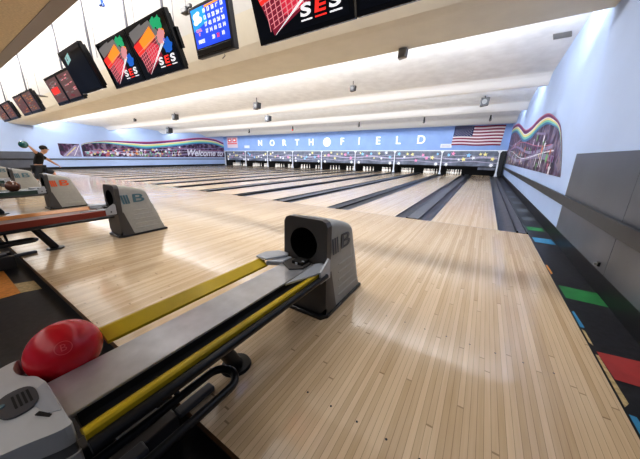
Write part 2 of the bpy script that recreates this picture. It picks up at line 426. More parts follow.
m = MB(); m.use(M['gutter']); gutter(m, -.2, .05); m.use(M['div_edge']).box(-.2, -.188, 0, YE, -.05, 0); m.build('gutter', parent=e)
m = MB(); m.use(M['div_edge']).box(.05, .075, 0, YM, -.1, .03); m.box(.185, .20, 0, YM, -.1, .02); m.build('curb', parent=e)
m = MB(); m.use(M['gutter_cap']).box(.075, .185, 0, YM, -.1, .006); m.build('cap', parent=e)
# first narrow strip at the far left end
m = MB(); m.use(M['gutter_cap']).box(XL+.012, -8*P+.02, 0, YE, -.1, .01)
structure(m.build('trim_3'))

# ------------------------------------------------------------------ pins
pin_prof = [(.026, 0), (.032, .01), (.045, .05), (.058, .09), (.0605, .115), (.056, .15), (.042, .20), (.028, .235), (.0235, .255), (.025, .28), (.031, .315), (.0325, .335), (.028, .36), (.016, .376), (.002, .381)]
pinroot = None
for i in range(1, 16):
    a, b = lane_x(i); c = (a+b)/2
    for r_ in range(4):
        for q in range(r_+1):
            x = c + (q - r_/2)*.3048; y = YM+.25 + r_*.264
            if pinroot is None:
                m = MB(); m.use(M['pin']).lathe(pin_prof, seg=12)
                m.use(M['pin_red']).lathe([(.0255, .240), (.0245, .252)], seg=12); m.lathe([(.0255, .262), (.0262, .274)], seg=12)
                o = m.build('bowling_pin'); pinroot = o
            else:
                o = pinroot.copy(); COL.objects.link(o)
            o.location = (x, y, 0)
            tag(o, f'white bowling pin racked at the end of the {ordn[i]} lane from the right wall', 'bowling pin', f'pins on the {ordn[i]} lane')

# ------------------------------------------------------------------ masking units, posts, rail
def star(mb, x, z, r, y, mt, pts=5, inner=.42, rot=0.):
    mb.use(mt); P_ = []
    for k in range(pts*2):
        t = math.pi/2 + rot + k*math.pi/pts; q = r if k % 2 == 0 else r*inner
        P_.append((x+q*math.cos(t), y, z+q*math.sin(t)))
    mb.face(P_[::-1])
pw = ['first', 'second', 'third', 'fourth', 'fifth', 'sixth', 'seventh', 'eighth']
for k in range(8):
    xa, xb = -(k+1)*P+W2/2+.05, -k*P+W2/2-.05
    e = empty('masking_unit', ((xa+xb)/2, YM, .60), f'grey-blue masking panel with stars above the {pw[k]} pair of lanes from the right', 'masking unit', 'masking panels over the pins')
    h = (xb-xa)/2
    m = MB(); m.use(M['mask']).box(-h, h, 0, .05, .05, 1.05)
    m.use(M['pit']).box(-h, h, -.01, .05, 0, .06)
    m.build('panel', parent=e)
    m = MB(); m.use(M['swoosh']); n = 24
    for z0, amp, th, ph in ((.52, .06, .10, 0.), (.30, .05, .045, 1.3), (.70, .04, .03, 2.2)):
        for q in range(n):
            u0, u1 = -h+2*h*q/n, -h+2*h*(q+1)/n
            g = lambda u: z0+amp*math.sin(u*1.9+ph+k)
            m.face([(u0, -.004, g(u0)), (u1, -.004, g(u1)), (u1, -.004, g(u1)+th), (u0, -.004, g(u0)+th)])
    m.build('swoosh', parent=e)
    rnd = random.Random(k); m = MB()
    for q in range(9):
        star(m, -h*.9+2*h*.9*(q+.5)/9+rnd.uniform(-.08, .08), rnd.uniform(.35, .92), rnd.uniform(.10, .18), -.008, M[rnd.choice(['star_y', 'star_w', 'star_b', 'star_p', 'star_y'])], rot=rnd.uniform(-.4, .4))
    for s in (-1, 1):
        star(m, s*h*.82, .14, .15, -.012, M['star_w'], 9, .5, .2)
    m.build('stars', parent=e)
    if k == 0:
        m = MB(); m.use(M['mask']).box(.62, 1.62, .1, .14, -.18, .05)
        m.build('lowered_sweep', parent=e)
    if k == 7: pass
for k in range(9):
    x = -k*P+W2/2; 
    if k == 8: x = -8*P+.12
    nm = 'rightmost of the white posts under the masking rail' if k == 0 else (f'white post dividing the {pw[k-1]} and {pw[k]} lane pairs from the right' if k < 8 else 'leftmost white post of the masking rail beside the mural')
    m = MB(); m.use(M['white']).box(-.045, .045, -.12, -.03, .03, .95); m.prism([(-.10, .03), (.10, .03), (.035, .3), (-.035, .3)], 1, -.13, -.02)
    tag(m.build('masking_post', loc=(x, YM, 0), bevel=.008), nm, 'post', 'white posts under the masking rail')
    pass
# upper parts of the posts and the rail
m = MB(); m.use(M['white']).box(XL+.02, XR-.03, YM-.08, YM-.02, 1.64, 1.70)
for k in range(9):
    x = -k*P+W2/2 if k < 8 else -8*P+.12
    m.prism([(x-.03, .95), (x+.03, .95), (x+.035, 1.5), (x+.13, 1.645), (x-.13, 1.645), (x-.035, 1.5)], 1, YM-.08, YM-.035)
tag(m.build('masking_rail', bevel=.004), 'long white rail along the top of the masking panels', 'rail')
# dark gap at right of machines, kickbacks in the pits
m = MB(); m.use(M['black']).box(.36, XR-.06, YM-.05, YM+.05, 0, 1.66)
structure(m.build('trim_4'))
for k in range(0, 9):
    x = -k*P+W2/2 if k < 8 else -8*P+.12
    m = MB(); m.use(M['pit']).box(-.05, .05, 0, 1.3, .02, 1.6)
    tag(m.build('kickback', loc=(x, YM+.08, 0)), ('dark pit divider behind the ' + ('rightmost white post' if k == 0 else f'white post after the {pw[k-1]} lane pair from the right')), 'pit divider', 'dark pit dividers behind the posts')
m = MB(); m.use(M['pit']).box(XL, XR, YE, YM+2.4, -.25, -.2); structure(m.build('floor'))

# ------------------------------------------------------------------ lettering on the far wall
YF = YM+.06
for ch, x, z in [('N', -21.09, 2.45), ('O', -19.37, 2.42), ('R', -17.75, 2.42), ('T', -16.12, 2.42), ('H', -14.47, 2.42), ('F', -11.2, 2.42), ('I', -9.6, 2.42), ('E', -7.95, 2.42), ('L', -6.34, 2.42), ('D', -4.65, 2.42)]:
    m = MB(); m.use(M['letter']); add_text(m, ch, .82, lambda u, v, w: (u, -.04-w, v), .03, 0, .012)
    tag(m.build('wall_letter', loc=(x, YF, z)), f'white block letter {ch} on the blue wall above the pins', 'letter', 'letters spelling the name on the far wall')
# white ball with pin shape between H and F
e = empty('ball_emblem', (-12.75, YF, 2.42), 'white round ball emblem between the letters H and F', 'emblem')
m = MB(); m.use(M['letter']); m.tube([(0, -.08, 0), (0, -.01, 0)], [.36, .40], 28); m.build('disc', parent=e)
m = MB(); m.use(M['wall_hi'])
for dx, dz in ((.1, .18), (.2, .08), (.06, .05)): m.tube([(dx, -.086, dz), (dx, -.078, dz)], .035, 10)
m.build('finger_holes', parent=e)

# flag
e = empty('flag', (-1.13, YF, 2.62), 'american flag hung flat on the far wall above the first lane pair', 'flag')
fw, fh = 2.85, 1.24
def fpt(u, v): # u 0..1, v 0..1 up
    return (-fw/2+fw*u + .10*(v-.5), -.03-.015*math.sin(u*11), -fh/2+fh*v - .05*(u-.5)+.018*math.sin(u*9))
m = MB()
for s in range(13):
    v1 = 1-s/13; v0 = 1-(s+1)/13
    m.use(M['flag_red'] if s % 2 == 0 else M['flag_white'])
    for q in range(20):
        u0, u1 = q/20, (q+1)/20
        if s < 7 and u1 <= .401: m.use(M['flag_blue'])
        else: m.use(M['flag_red'] if s % 2 == 0 else M['flag_white'])
        m.face([fpt(u0, v0), fpt(u1, v0), fpt(u1, v1), fpt(u0, v1)])
m.use(M['flag_white'])
for r_ in range(9):
    for q in range(6 if r_ % 2 == 0 else 5):
        u = .035+ q*.066 + (.033 if r_ % 2 else 0); v = 1-(r_+1)*.0538
        c = fpt(u, v); PP = []
        for k in range(10):
            t = math.pi/2+k*math.pi/5; rr = .033 if k % 2 == 0 else .015
            PP.append((c[0]+rr*math.cos(t), c[1]-.006, c[2]+rr*math.sin(t)))
        m.face(PP[::-1])
m.build('cloth', parent=e)
m = MB(); m.use(M['white']).box(-.36, .36, -.03, 0, -.13, .13); m.use(M['m_lilac'])
for q in range(3): m.box(-.28, .28, -.034, -.03, -.07+q*.06, -.055+q*.06)
tag(m.build('small_notice', loc=(-2.93, YF, 2.0)), 'small white notice card at the lower left corner of the flag', 'notice')
# red and pink sign and small notice at left end
e = empty('sign', (-25.6, YF, 2.62), 'pink and red square sign at the left end of the far wall', 'sign')
m = MB(); m.use(M['sign_pink']).box(-.9, .9, -.03, 0, -.6, .6); m.build('board', parent=e)
m = MB(); m.use(M['sign_red'])
for dx in (-.42, .42):
    m.box(dx-.33, dx+.33, -.04, -.03, .0, .42); 
m.box(-.8, .8, -.04, -.03, -.2, -.08)
m.use(M['letter'])
for dx in (-.42, .42): m.box(dx-.16, dx+.16, -.045, -.04, .14, .30)
m.build('lettering', parent=e)
m = MB(); m.use(M['white']).box(-.4, .4, -.03, 0, -.15, .15)
tag(m.build('small_notice', loc=(-23.2, YF, 2.12)), 'small white notice on the far wall right of the pink sign', 'notice')

# ------------------------------------------------------------------ murals
def interp(pts, y):
    for i in range(len(pts)-1):
        (a, b), (c, d) = pts[i], pts[i+1]
        if a <= y <= c:
            t = (y-a)/(c-a); h = c-a
            p0 = pts[i-1] if i else pts[i]; p3 = pts[i+2] if i+2 < len(pts) else pts[i+1]
            m0 = (d-p0[1])/(c-p0[0])*h; m1 = (p3[1]-b)/(p3[0]-a)*h
            return (2*t**3-3*t**2+1)*b+(t**3-2*t**2+t)*m0+(-2*t**3+3*t**2)*d+(t**3-t**2)*m1
    return pts[-1][1] if y > pts[-1][0] else pts[0][1]
def mural(x, s, top, y0, y1, bot, label, lead, text=None, seed=1, stripew=.42, bandstart=None):
    """s=+1: faces +X (left wall); -1: faces -X. lead: lowers bottom-left start"""
    e = empty('mural', (x, y0, bot), label, 'mural')
    n = 90; ys = [y0+(y1-y0)*k/n for k in range(n+1)]
    O = lambda y, z, d: (s*d, y-y0, z-bot)
    def low(y):  # bottom outline
        return bot + (max(0., (lead(y)) ) if lead else 0)
    m = MB(); m.use(M['m_dark'])
    for a, b in zip(ys, ys[1:]):
        ta, tb = interp(top, a), interp(top, b)
        if ta > low(a) and tb > low(b): m.face([O(a, low(a), .006), O(b, low(b), .006), O(b, tb, .006), O(a, ta, .006)])
    m.build('panel', parent=e)
    # rainbow bands under the top edge
    m = MB(); bands = [('m_rose', .0, .10), ('m_purple', .10, .34), ('m_white', .34, .42), ('m_yellow', .42, .60), ('m_aqua', .60, .80), ('m_blue', .80, 1.0)]
    for nm, c0, c1 in bands:
        m.use(M[nm])
        for a, b in zip(ys, ys[1:]):
            def g(y, c):
                wdt = stripew*min(1., max(.12, (y-(bandstart or y0))/4.5))
                return max(low(y), interp(top, y) - c*wdt)
            if bandstart and a < bandstart: continue
            m.face([O(a, g(a, c1), .010), O(b, g(b, c1), .010), O(b, g(b, c0), .010), O(a, g(a, c0), .010)])
    m.build('rainbow_band', parent=e)
    rnd = random.Random(seed); m = MB()
    for q in range(5):            # sweeping lanes and streaks
        m.use(M[['m_lilac', 'm_white', 'm_lilac', 'm_rose', 'm_lilac'][q]])
        z0 = bot+.12+q*.17; th = [.12, .03, .08, .025, .05][q]
        for a, b in zip(ys, ys[1:]):
            h = lambda y: z0+.12*math.sin(y*.55+q*1.1)+.02*(y-y0)
            if h(b)+th < min(interp(top, a), interp(top, b))-stripew*.9 and h(a) > low(a):
                m.face([O(a, h(a), .012+q*.001), O(b, h(b), .012+q*.001), O(b, h(b)+th, .012+q*.001), O(a, h(a)+th, .012+q*.001)])
    m.build('streaks', parent=e)
    m = MB()
    for q in range(130):
        y = rnd.uniform(y0+.3, y1-.3) if not text else rnd.uniform(y0+.3, 10.2)
        hi = interp(top, y)-stripew-.1
        if hi < bot+.15: continue
        z = rnd.uniform(low(y)+.08, min(hi, bot+1.0)); 
        if z < low(y)+.06: continue
        m.use(M[rnd.choice(['m_orange', 'm_rose', 'm_yellow', 'm_aqua', 'm_white', 'm_purple', 'm_green', 'm_white', 'm_rose'])])
        r = rnd.uniform(.05, .15)
        if q % 2:
            P_ = []; pts = 5
            for k in range(10):
                t = math.pi/2+k*math.pi/5; rr = r if k % 2 == 0 else r*.45
                P_.append(O(y+rr*math.cos(t), z+rr*math.sin(t), .02))
            m.face(P_)
        else:
            m.face([O(y+r*.7*math.cos(t), z+r*.7*math.sin(t), .019) for t in [k*math.pi/6 for k in range(12)]])
    # little painted pins
    for q in range(16):
        y = rnd.uniform(y0+.5, y1-.6) if not text else rnd.uniform(y0+.5, 10)
        z = low(y)+.10
        if z+.5 > interp(top, y)-stripew: continue
        m.use(M['m_white']); 
        m.face([O(y-.03, z, .021), O(y+.03, z, .021), O(y+.05, z+.12, .021), O(y+.015, z+.26, .021), O(y+.03, z+.34, .021), O(y, z+.38, .021), O(y-.03, z+.34, .021), O(y-.015, z+.26, .021), O(y-.05, z+.12, .021)])
    m.build('painted_shapes', parent=e)
    if text:
        m = MB(); m.use(M['m_white'])
        add_text(m, text, .92, lambda u, v, w: (s*(.03+w), 12.95+u*.95-y0, 1.36+v-bot), .005, .35, .022)
        m.build('lettering', parent=e)
    return e
topR = [(.486, .9), (.75, 1.2), (1.1, 1.5), (1.5, 1.76), (2.15, 1.97), (3.18, 2.19), (4.45, 2.24), (5.8, 2.16), (7.4, 2.2), (9.5, 2.55), (11.5, 2.85), (14, 3.0), (15.4, 3.0)]
mural(XR, -1, topR, .486, 15.4, .88, 'wavy-topped bowling mural with rainbow band on the right wall', None, seed=3, stripew=.42)
topL = [(2.15, 1.65), (2.5, 1.9), (2.9, 2.02), (3.9, 2.2), (5.3, 2.24), (7.3, 2.3), (9.7, 2.6), (12.4, 2.97), (14.3, 2.93), (15.5, 2.6)]
mural(XL, 1, topL, 2.35, 15.5, .93, 'long mural reading Welcome to with rainbow band on the left wall', None, 'Welcome to', seed=5, stripew=.62)
e = empty('mural', (XL, 1.05, .93), 'small square mural panel left of the long Welcome to mural', 'mural')
m = MB(); m.use(M['m_dark']); m.face([(.006, .0, .15), (.006, .12, 0), (.006, 1.2, 0), (.006, 1.2, .93), (.006, .0, .93)]); m.build('panel', parent=e)
m = MB(); m.use(M['m_lilac']); m.face([(.01, .12, .02), (.01, 1.2, .02), (.01, 1.2, .88), (.01, .9, .84)])
m.use(M['m_yellow']); m.face([(.012, .3, .05), (.012, .36, .05), (.012, 1.0, .7), (.012, .95, .72)])
m.use(M['m_white']); m.face([(.012, .75, .05), (.012, .8, .05), (.012, 1.18, .8), (.012, 1.14, .8)]); m.build('painted_shapes', parent=e)

# ------------------------------------------------------------------ ball returns
def rrect_dist(t, cx_, cz_, x0, x1, z0, z1, r):
    """distance from (cx,cz) along angle t to the rounded-top rectangle"""
    dx, dz = math.cos(t), math.sin(t); lo, hi = 0., 2.
    def inside(x, z):
        if not (x0 <= x <= x1 and z0 <= z <= z1): return False
        if z > z1-r:
            for cxx, sg in ((x0+r, -1), (x1-r, 1)):
                if (x-cxx)*sg > 0 and math.hypot(x-cxx, z-(z1-r)) > r: return False
        return True
    for _ in range(30):
        mid = (lo+hi)/2
        if inside(cx_+dx*mid, cz_+dz*mid): lo = mid
        else: hi = mid
    return lo
def ball_return(k, X, label, left, right, under, logo):
    e = empty('ball_return', (X, -3.685, 0), label, 'ball return', 'ball returns along the approach')
    def yf(z): return .005 + .02*(z/.73)          # front plate leans back
    # body : lofted sections
    secs = [(.0, .725), (.06, .725), (.14, .714), (.25, .692), (.35, .664), (.395, .645), (.418, .625), (.430, .595), (.455, .49), (.462, .465), (.475, .45), (.52, .31), (.56, .17), (.605, .03)]
    m = MB(); m.use(M['hood_grey']); rings = []
    for yy, h in secs:
        ring = []; wb = .190; wt = .190 - .006*(h/.725); r = min(.045, h*.4)
        zb = .02
        side = [(wb, zb), ((wb+wt)/2, (zb+h-r)/2), (wt, h-r)] + [(wt-r+r*math.cos(a), h-r+r*math.sin(a)) for a in (math.pi/6, math.pi/3)] + [(wt-r, h)] + [(wt*.4, h+.004)]
        full = side + [(-x, z) for x, z in side[::-1]]
        for x, z in full:
            y = yy + (yf(z)-.0)*max(0, 1-yy/.3) + .02*max(0, 1-yy/.3)
            ring.append((x, y, z))
        rings.append(ring)
    n = len(rings[0]); vs = [p for r_ in rings for p in r_]; fs = []
    for i in range(len(rings)-1):
        for q in range(n-1): fs.append((i*n+q, i*n+q+1, (i+1)*n+q+1, (i+1)*n+q))
    fs.append(tuple((len(rings)-1)*n+q for q in range(n)))
    m.idx(vs, fs, True)
    o = m.build('hood', parent=e); md = o.modifiers.new('split', 'EDGE_SPLIT'); md.split_angle = .7
    # dark front shell with round opening
    m = MB(); m.use(M['hood_dark']); ns = 48; cz_ = .548; hr = .118
    inner, outer, outb = [], [], []
    for q in range(ns):
        t = 2*math.pi*q/ns
        z = cz_+hr*math.sin(t); inner.append((hr*math.cos(t)-.012, yf(z), z))
        d = rrect_dist(t, 0, cz_, -.193, .193, .02, .737, .05)
        x, z = d*math.cos(t), cz_+d*math.sin(t); x *= (1-.03*z/.73)
        outer.append((x, yf(z), z)); outb.append((x*1.005, yf(z)+.055, z))
    vs = inner+outer+outb
    m.idx(vs, [(q, (q+1) % ns, ns+(q+1) % ns, ns+q) for q in range(ns)], False)
    m.idx(vs, [(ns+q, ns+(q+1) % ns, 2*ns+(q+1) % ns, 2*ns+q) for q in range(ns)], False)
    # shell flanks widening towards the floor
    for s in (-1, 1):
        m.face([(s*.193, .05, .36), (s*.195, .02, .02), (s*.195, .17, .02), (s*.193, .08, .36)][::s])
    m.build('front_shell', parent=e)
    m = MB(); m.use(M['hole']); ring0 = inner; ring1 = [(p[0]*.96, .30, .548+(p[2]-.548)*.96) for p in inner]
    vs = ring0+ring1; m.idx(vs, [(q, ns+q, ns+(q+1) % ns, (q+1) % ns) for q in range(ns)]+[tuple(range(ns, 2*ns))], True)
    m.build('tunnel', parent=e)
    # base plinth
    m = MB(); m.use(M['blackmetal']); m.prism([(-.205, .03), (-.17, -.025), (.17, -.025), (.205, .03), (.202, .63), (-.202, .63)], 2, 0, .03)
    m.build('base', parent=e, bevel=.006)
    # ridges and logo on both flanks
    for s in (1, -1):
        m = MB(); m.use(M['hood_grey'])
        def X_(z): return .190-.006*(z/.725)+.002
        for q in range(5):
            z = .10+q*.065; y1 = .60-(z-.03)*.43
            m.idx([(s*(X_(z)-.004), .20, z), (s*(X_(z)+.003), .20, z+.006), (s*(X_(z)-.004), .20, z+.014), (s*(X_(z)-.004), y1, z), (s*(X_(z)+.003), y1, z+.006), (s*(X_(z)-.004), y1, z+.014)],
                  [(0, 1, 4, 3), (1, 2, 5, 4), (0, 2, 1), (3, 4, 5)], False)
        m.build('side_ridges', parent=e)
        m = MB(); m.use(logo)
        for q in range(3):
            y0 = .095+q*.033
            m.face([(s*(X_(.47)+.006), y0, .475), (s*(X_(.47)+.006), y0+.024, .475), (s*(X_(.6)+.006), y0+.024-.02, .60+.0), (s*(X_(.6)+.006), y0-.02, .60)][::s])
        add_text(m, 'B', .165, (lambda u, v, w: (s*(X_(.535+v)+.005+w), .290+u*s*1.8, .537+v)), .001, .0, .002)
        m.build('logo', parent=e)
    # tray and rails (local y from 0 towards the player is negative)
    L0 = -1.275
    m = MB(); m.use(M['tray'] if k == 0 else (M['tray_brown'] if k == 1 else M['blackmetal']))
    m.prism([(-.12, .03), (-.118, L0-.06), (.092, L0-.06), (.092, .03)], 2, .392, .410)
    m.build('tray', parent=e, bevel=.004)
    m = MB(); m.use(M['blackmetal']).box(-.09, .17, L0, .02, .335, .372); m.box(.084, .094, L0, .02, .35, .40); m.build('under_tray', parent=e)
    for s, mt in ((-1, left), (1, right)):
        m = MB(); m.use(mt)
        if s < 0: prof = [(-.298, .40), (-.298, .422), (-.29, .428), (-.275, .428), (-.205, .400), (-.205, .385), (-.22, .385), (-.28, .414)]; y0, y1 = -1.10, -.15
        else: prof = [(.212, .385), (.212, .418), (.205, .424), (.192, .424), (.148, .392), (.148, .378), (.16, .378), (.195, .405)]; y0, y1 = L0-.01, -.09
        m.prism(prof, 1, y0, y1)
        if k and s > 0: m.box(.190, .232, y0, y1, .345, .428)
        m.build('rail', parent=e, bevel=.002)
    m = MB(); m.use(under); zt_ = .385 if k == 0 else .335; m.tube([(.226, -.05, zt_), (.226, L0-.01, zt_)], .021, 12)
    m.build('under_tube', parent=e)
    m = MB(); m.use(under); m.tube([(-.30, -.10, .380), (-.30, -1.10, .380)], .016, 12)
    m.build('under_tube', parent=e)
    # silver brackets joining the rails to the hood
    m = MB(); m.use(M['metal']); m.prism([(-.31, -.165), (-.205, -.165), (-.125, -.02), (-.15, .02), (-.24, .02), (-.31, -.06)], 2, .432, .450)
    m.prism([(-.21, -.17), (-.10, -.10), (-.10, -.0), (-.15, .0)], 2, .395, .432)
    m.build('bracket', parent=e, bevel=.008)
    m = MB(); m.use(M['metal']); m.prism([(.135, -.36), (.222, -.12), (.225, -.01), (.15, .02), (.12, -.02)], 2, .424, .436)
    m.prism([(-.13, .36), (-.01, .36), (-.01, .49), (-.03, .505), (-.05, .49), (-.13, .44)], 0, .222, .236)
    m.use(M['hole']).tube([(.236, -.07, .40), (.238, -.07, .40)], .010, 10)
    m.build('bracket', parent=e, bevel=.005)
    m = MB(); m.use(M['hood_dark']); m.prism([(-.11, .0), (-.11, -.10), (.0, -.16), (.07, -.10), (.07, .0)], 2, .411, .424); m.use(M['hole']).box(-.04, .05, -.08, .0, .42, .445); m.use(M['metal']).box(-.01, .01, -.085, -.078, .42, .44); m.box(.03, .05, -.06, -.05, .44, .45)
    m.build('ball_gate', parent=e, bevel=.003)
    # support leg with round foot, lower U bar
    m = MB(); m.use(M['blackmetal']); m.tube([(-.012, -.635, .0), (-.012, -.635, .014)], [.085, .078], 28); m.tube([(-.012, -.635, .01), (-.012, -.79, .345)], [.040, .036], 16)
    m.build('leg', parent=e)
    m = MB(); m.use(M['blackmetal']); arc = [(.174+.069*math.cos(t), -.865+.069*math.sin(t), .20) for t in [math.pi*q/12 for q in range(13)]]
    m.tube([(.243, -1.62, .20)] + arc + [(.105, -1.62, .20)], .0175, 12)
    m.tube([(.105, -1.0, .20), (.04, -1.0, .27), (.02, -1.0, .345)], .011, 8)
    m.tube([(.105, -1.4, .20), (.04, -1.4, .27), (.02, -1.4, .345)], .011, 8)
    m.build('lower_bar', parent=e)
    m = MB(); m.use(M['hood_dark']); m.box(-.22, -.15, -1.45, -.98, -.12, .03); m.box(-.05, .02, -1.5, -.98, -.12, .02); m.use(M['gutter_cap']); m.box(-.13, -.05, -1.18, -1.02, -.06, .04); m.box(.0, .06, -1.30, -1.12, -.06, .03); m.box(-.02, .03, -.98, -.80, .0, .03)
    m.build('floor_frame', parent=e, bevel=.008)
    # end cap of the return: concave recess towards the ball
    bx_, by_ = -.23, -1.217
    arc = [(bx_+.128*math.cos(t), by_+.128*math.sin(t)) for t in [math.radians(q) for q in (-45, -62, -80, -98, -116, -134, -152, -168)]]
    plan = [(.165, -1.292), (.14, -1.296), (-.08, -1.296), (-.10, -1.300)] + arc[:5] + [(-.288, -1.318), (-.292, -1.345), (-.27, -1.40), (-.24, -1.46), (-.19, -1.55), (-.12, -1.60), (-.02, -1.61), (.06, -1.57), (.10, -1.48), (.135, -1.38), (.165, -1.32)]
    for _ in range(2):
        sm_ = []
        for (x0, y0), (x1, y1) in zip(plan, plan[1:]+plan[:1]):
            if math.hypot(x1-x0, y1-y0) < .012: sm_.append((x0, y0)); continue
            sm_ += [(x0*.78+x1*.22, y0*.78+y1*.22), (x0*.22+x1*.78, y0*.22+y1*.78)]
        plan = sm_
    cen = (-.06, -1.44)
    sh = lambda q: [((x-cen[0])*q+cen[0], (y-cen[1])*q+cen[1]) for x, y in plan]
    m = MB(); m.use(M['cap_white']); m.prism(plan[::-1], 2, .375, .440); m.build('end_cap', parent=e, bevel=.016, seg=4)
    m = MB(); m.use(M['cap_grey']); m.prism(sh(.975)[::-1], 2, .335, .376); m.build('cap_band', parent=e)
    m = MB(); m.use(M['cap_white']); m.prism(sh(1.0)[::-1], 2, .20, .336); m.build('cap_skirt', parent=e, bevel=.008)
    m = MB(); m.use(M['hole']); m.prism([(-.36, -1.11), (-.09, -1.11), (-.09, -1.34), (-.36, -1.34)][::-1], 2, .29, .325); m.build('ball_cup', parent=e)
    m = MB(); m.use(M['metal']); m.prism([(-.08, -1.300), (.09, -1.300), (.07, -1.325), (.0, -1.34), (-.06, -1.325)][::-1], 2, .437, .4425); m.use(M['hole']).prism([(.045, -1.335), (.085, -1.318), (.09, -1.324), (.05, -1.345)][::-1], 2, .4395, .4432); m.build('cap_lip', parent=e)
    # oval vent with slots
    m = MB(); m.use(M['vent']); c = (-.045, -1.362)
    ov = [(c[0]+.062*math.copysign(abs(math.cos(t))**.75, math.cos(t)), c[1]+.040*math.copysign(abs(math.sin(t))**.8, math.sin(t))) for t in [2*math.pi*q/28 for q in range(28)]]
    m.prism(ov, 2, .436, .446)
    m.use(M['hole'])
    for q in range(4):
        y = c[1]+.024-q*.010
        m.box(c[0]-.034, c[0]+.030, y-.0028, y+.0028, .4455, .4472)
    m.use(M['logo_teal']).tube([(c[0]-.012, c[1]-.030, .446), (c[0]-.012, c[1]-.030, .449)], .008, 10)
    m.build('hand_dryer_vent', parent=e)
    # centre column down to the floor
    m = MB(); m.use(M['hood_dark']); m.prism([(-.24, -1.58), (.04, -1.58), (.06, -1.42), (-.26, -1.42)], 2, -.12, .21); m.build('pedestal', parent=e, bevel=.01)
    return e
cfg = [('nearest ball return, grey hood and yellow rails leading to a pale end cap', 'yellow', 'yellow', 'blackmetal', 'logo_blue'),
       ('second nearest ball return, grey hood with orange and dark red rails', 'orange', 'darkred', 'blackmetal', 'logo_teal'),
       ('third ball return from the right, grey hood with orange-red logo and dark green rails', 'darkgreen', 'darkgreen', 'blackmetal', 'logo_red'),
       ('fourth ball return from the right, grey hood with teal logo, beyond the orange-red logo one', 'darkgreen', 'darkgreen', 'blackmetal', 'logo_teal'),
       ('fifth ball return from the right, farthest grey hood at the left edge', 'darkgreen', 'darkgreen', 'blackmetal', 'logo_teal')]
for k, c in enumerate(cfg):
    ball_return(k, -1.353-k*P, c[0], M[c[1]], M[c[2]], M[c[3]], M[c[4]])
# balls
def ball(loc, mt, label):
    e = empty('bowling_ball', loc, label, 'bowling ball')
    m = MB(); m.use(mt).sphere((0, 0, 0), .109, 40, 24); b_ = m.build('shell', parent=e)
    return e
b = ball((-1.575, -4.902, .438), M['ball_red'], 'glossy red bowling ball resting at the end of the nearest ball return')
# small emblem on the side facing the camera
d = (Vector((-.3441, -5.0552, 1.1511))-Vector(b.location)).normalized()
d = (d + Vector((-.10, -.02, .02))).normalized()
up = Vector((0, 0, 1)); a1 = up.cross(d).normalized(); a2 = d.cross(a1).normalized()
m = MB(); m.use(M['ball_logo'])
def on(u, v, w=0):
    p = d*.109+a1*u+a2*v; return tuple(p.normalized()*(.1096+w*0))
add_text(m, 'B', .034, on, 0, 0, .0)
rr = [(q*2*math.pi/28) for q in range(29)]
for t0, t1 in zip(rr, rr[1:]):
    m.face([on(.024*math.cos(t0), .024*math.sin(t0)), on(.024*math.cos(t1), .024*math.sin(t1)), on(.0215*math.cos(t1), .0215*math.sin(t1)), on(.0215*math.cos(t0), .0215*math.sin(t0))])
m.build('emblem', parent=b)
ball((-8.27, -4.07, .505), M['ball_brown'], 'brown bowling ball lying on the dark green rails of the third ball return')

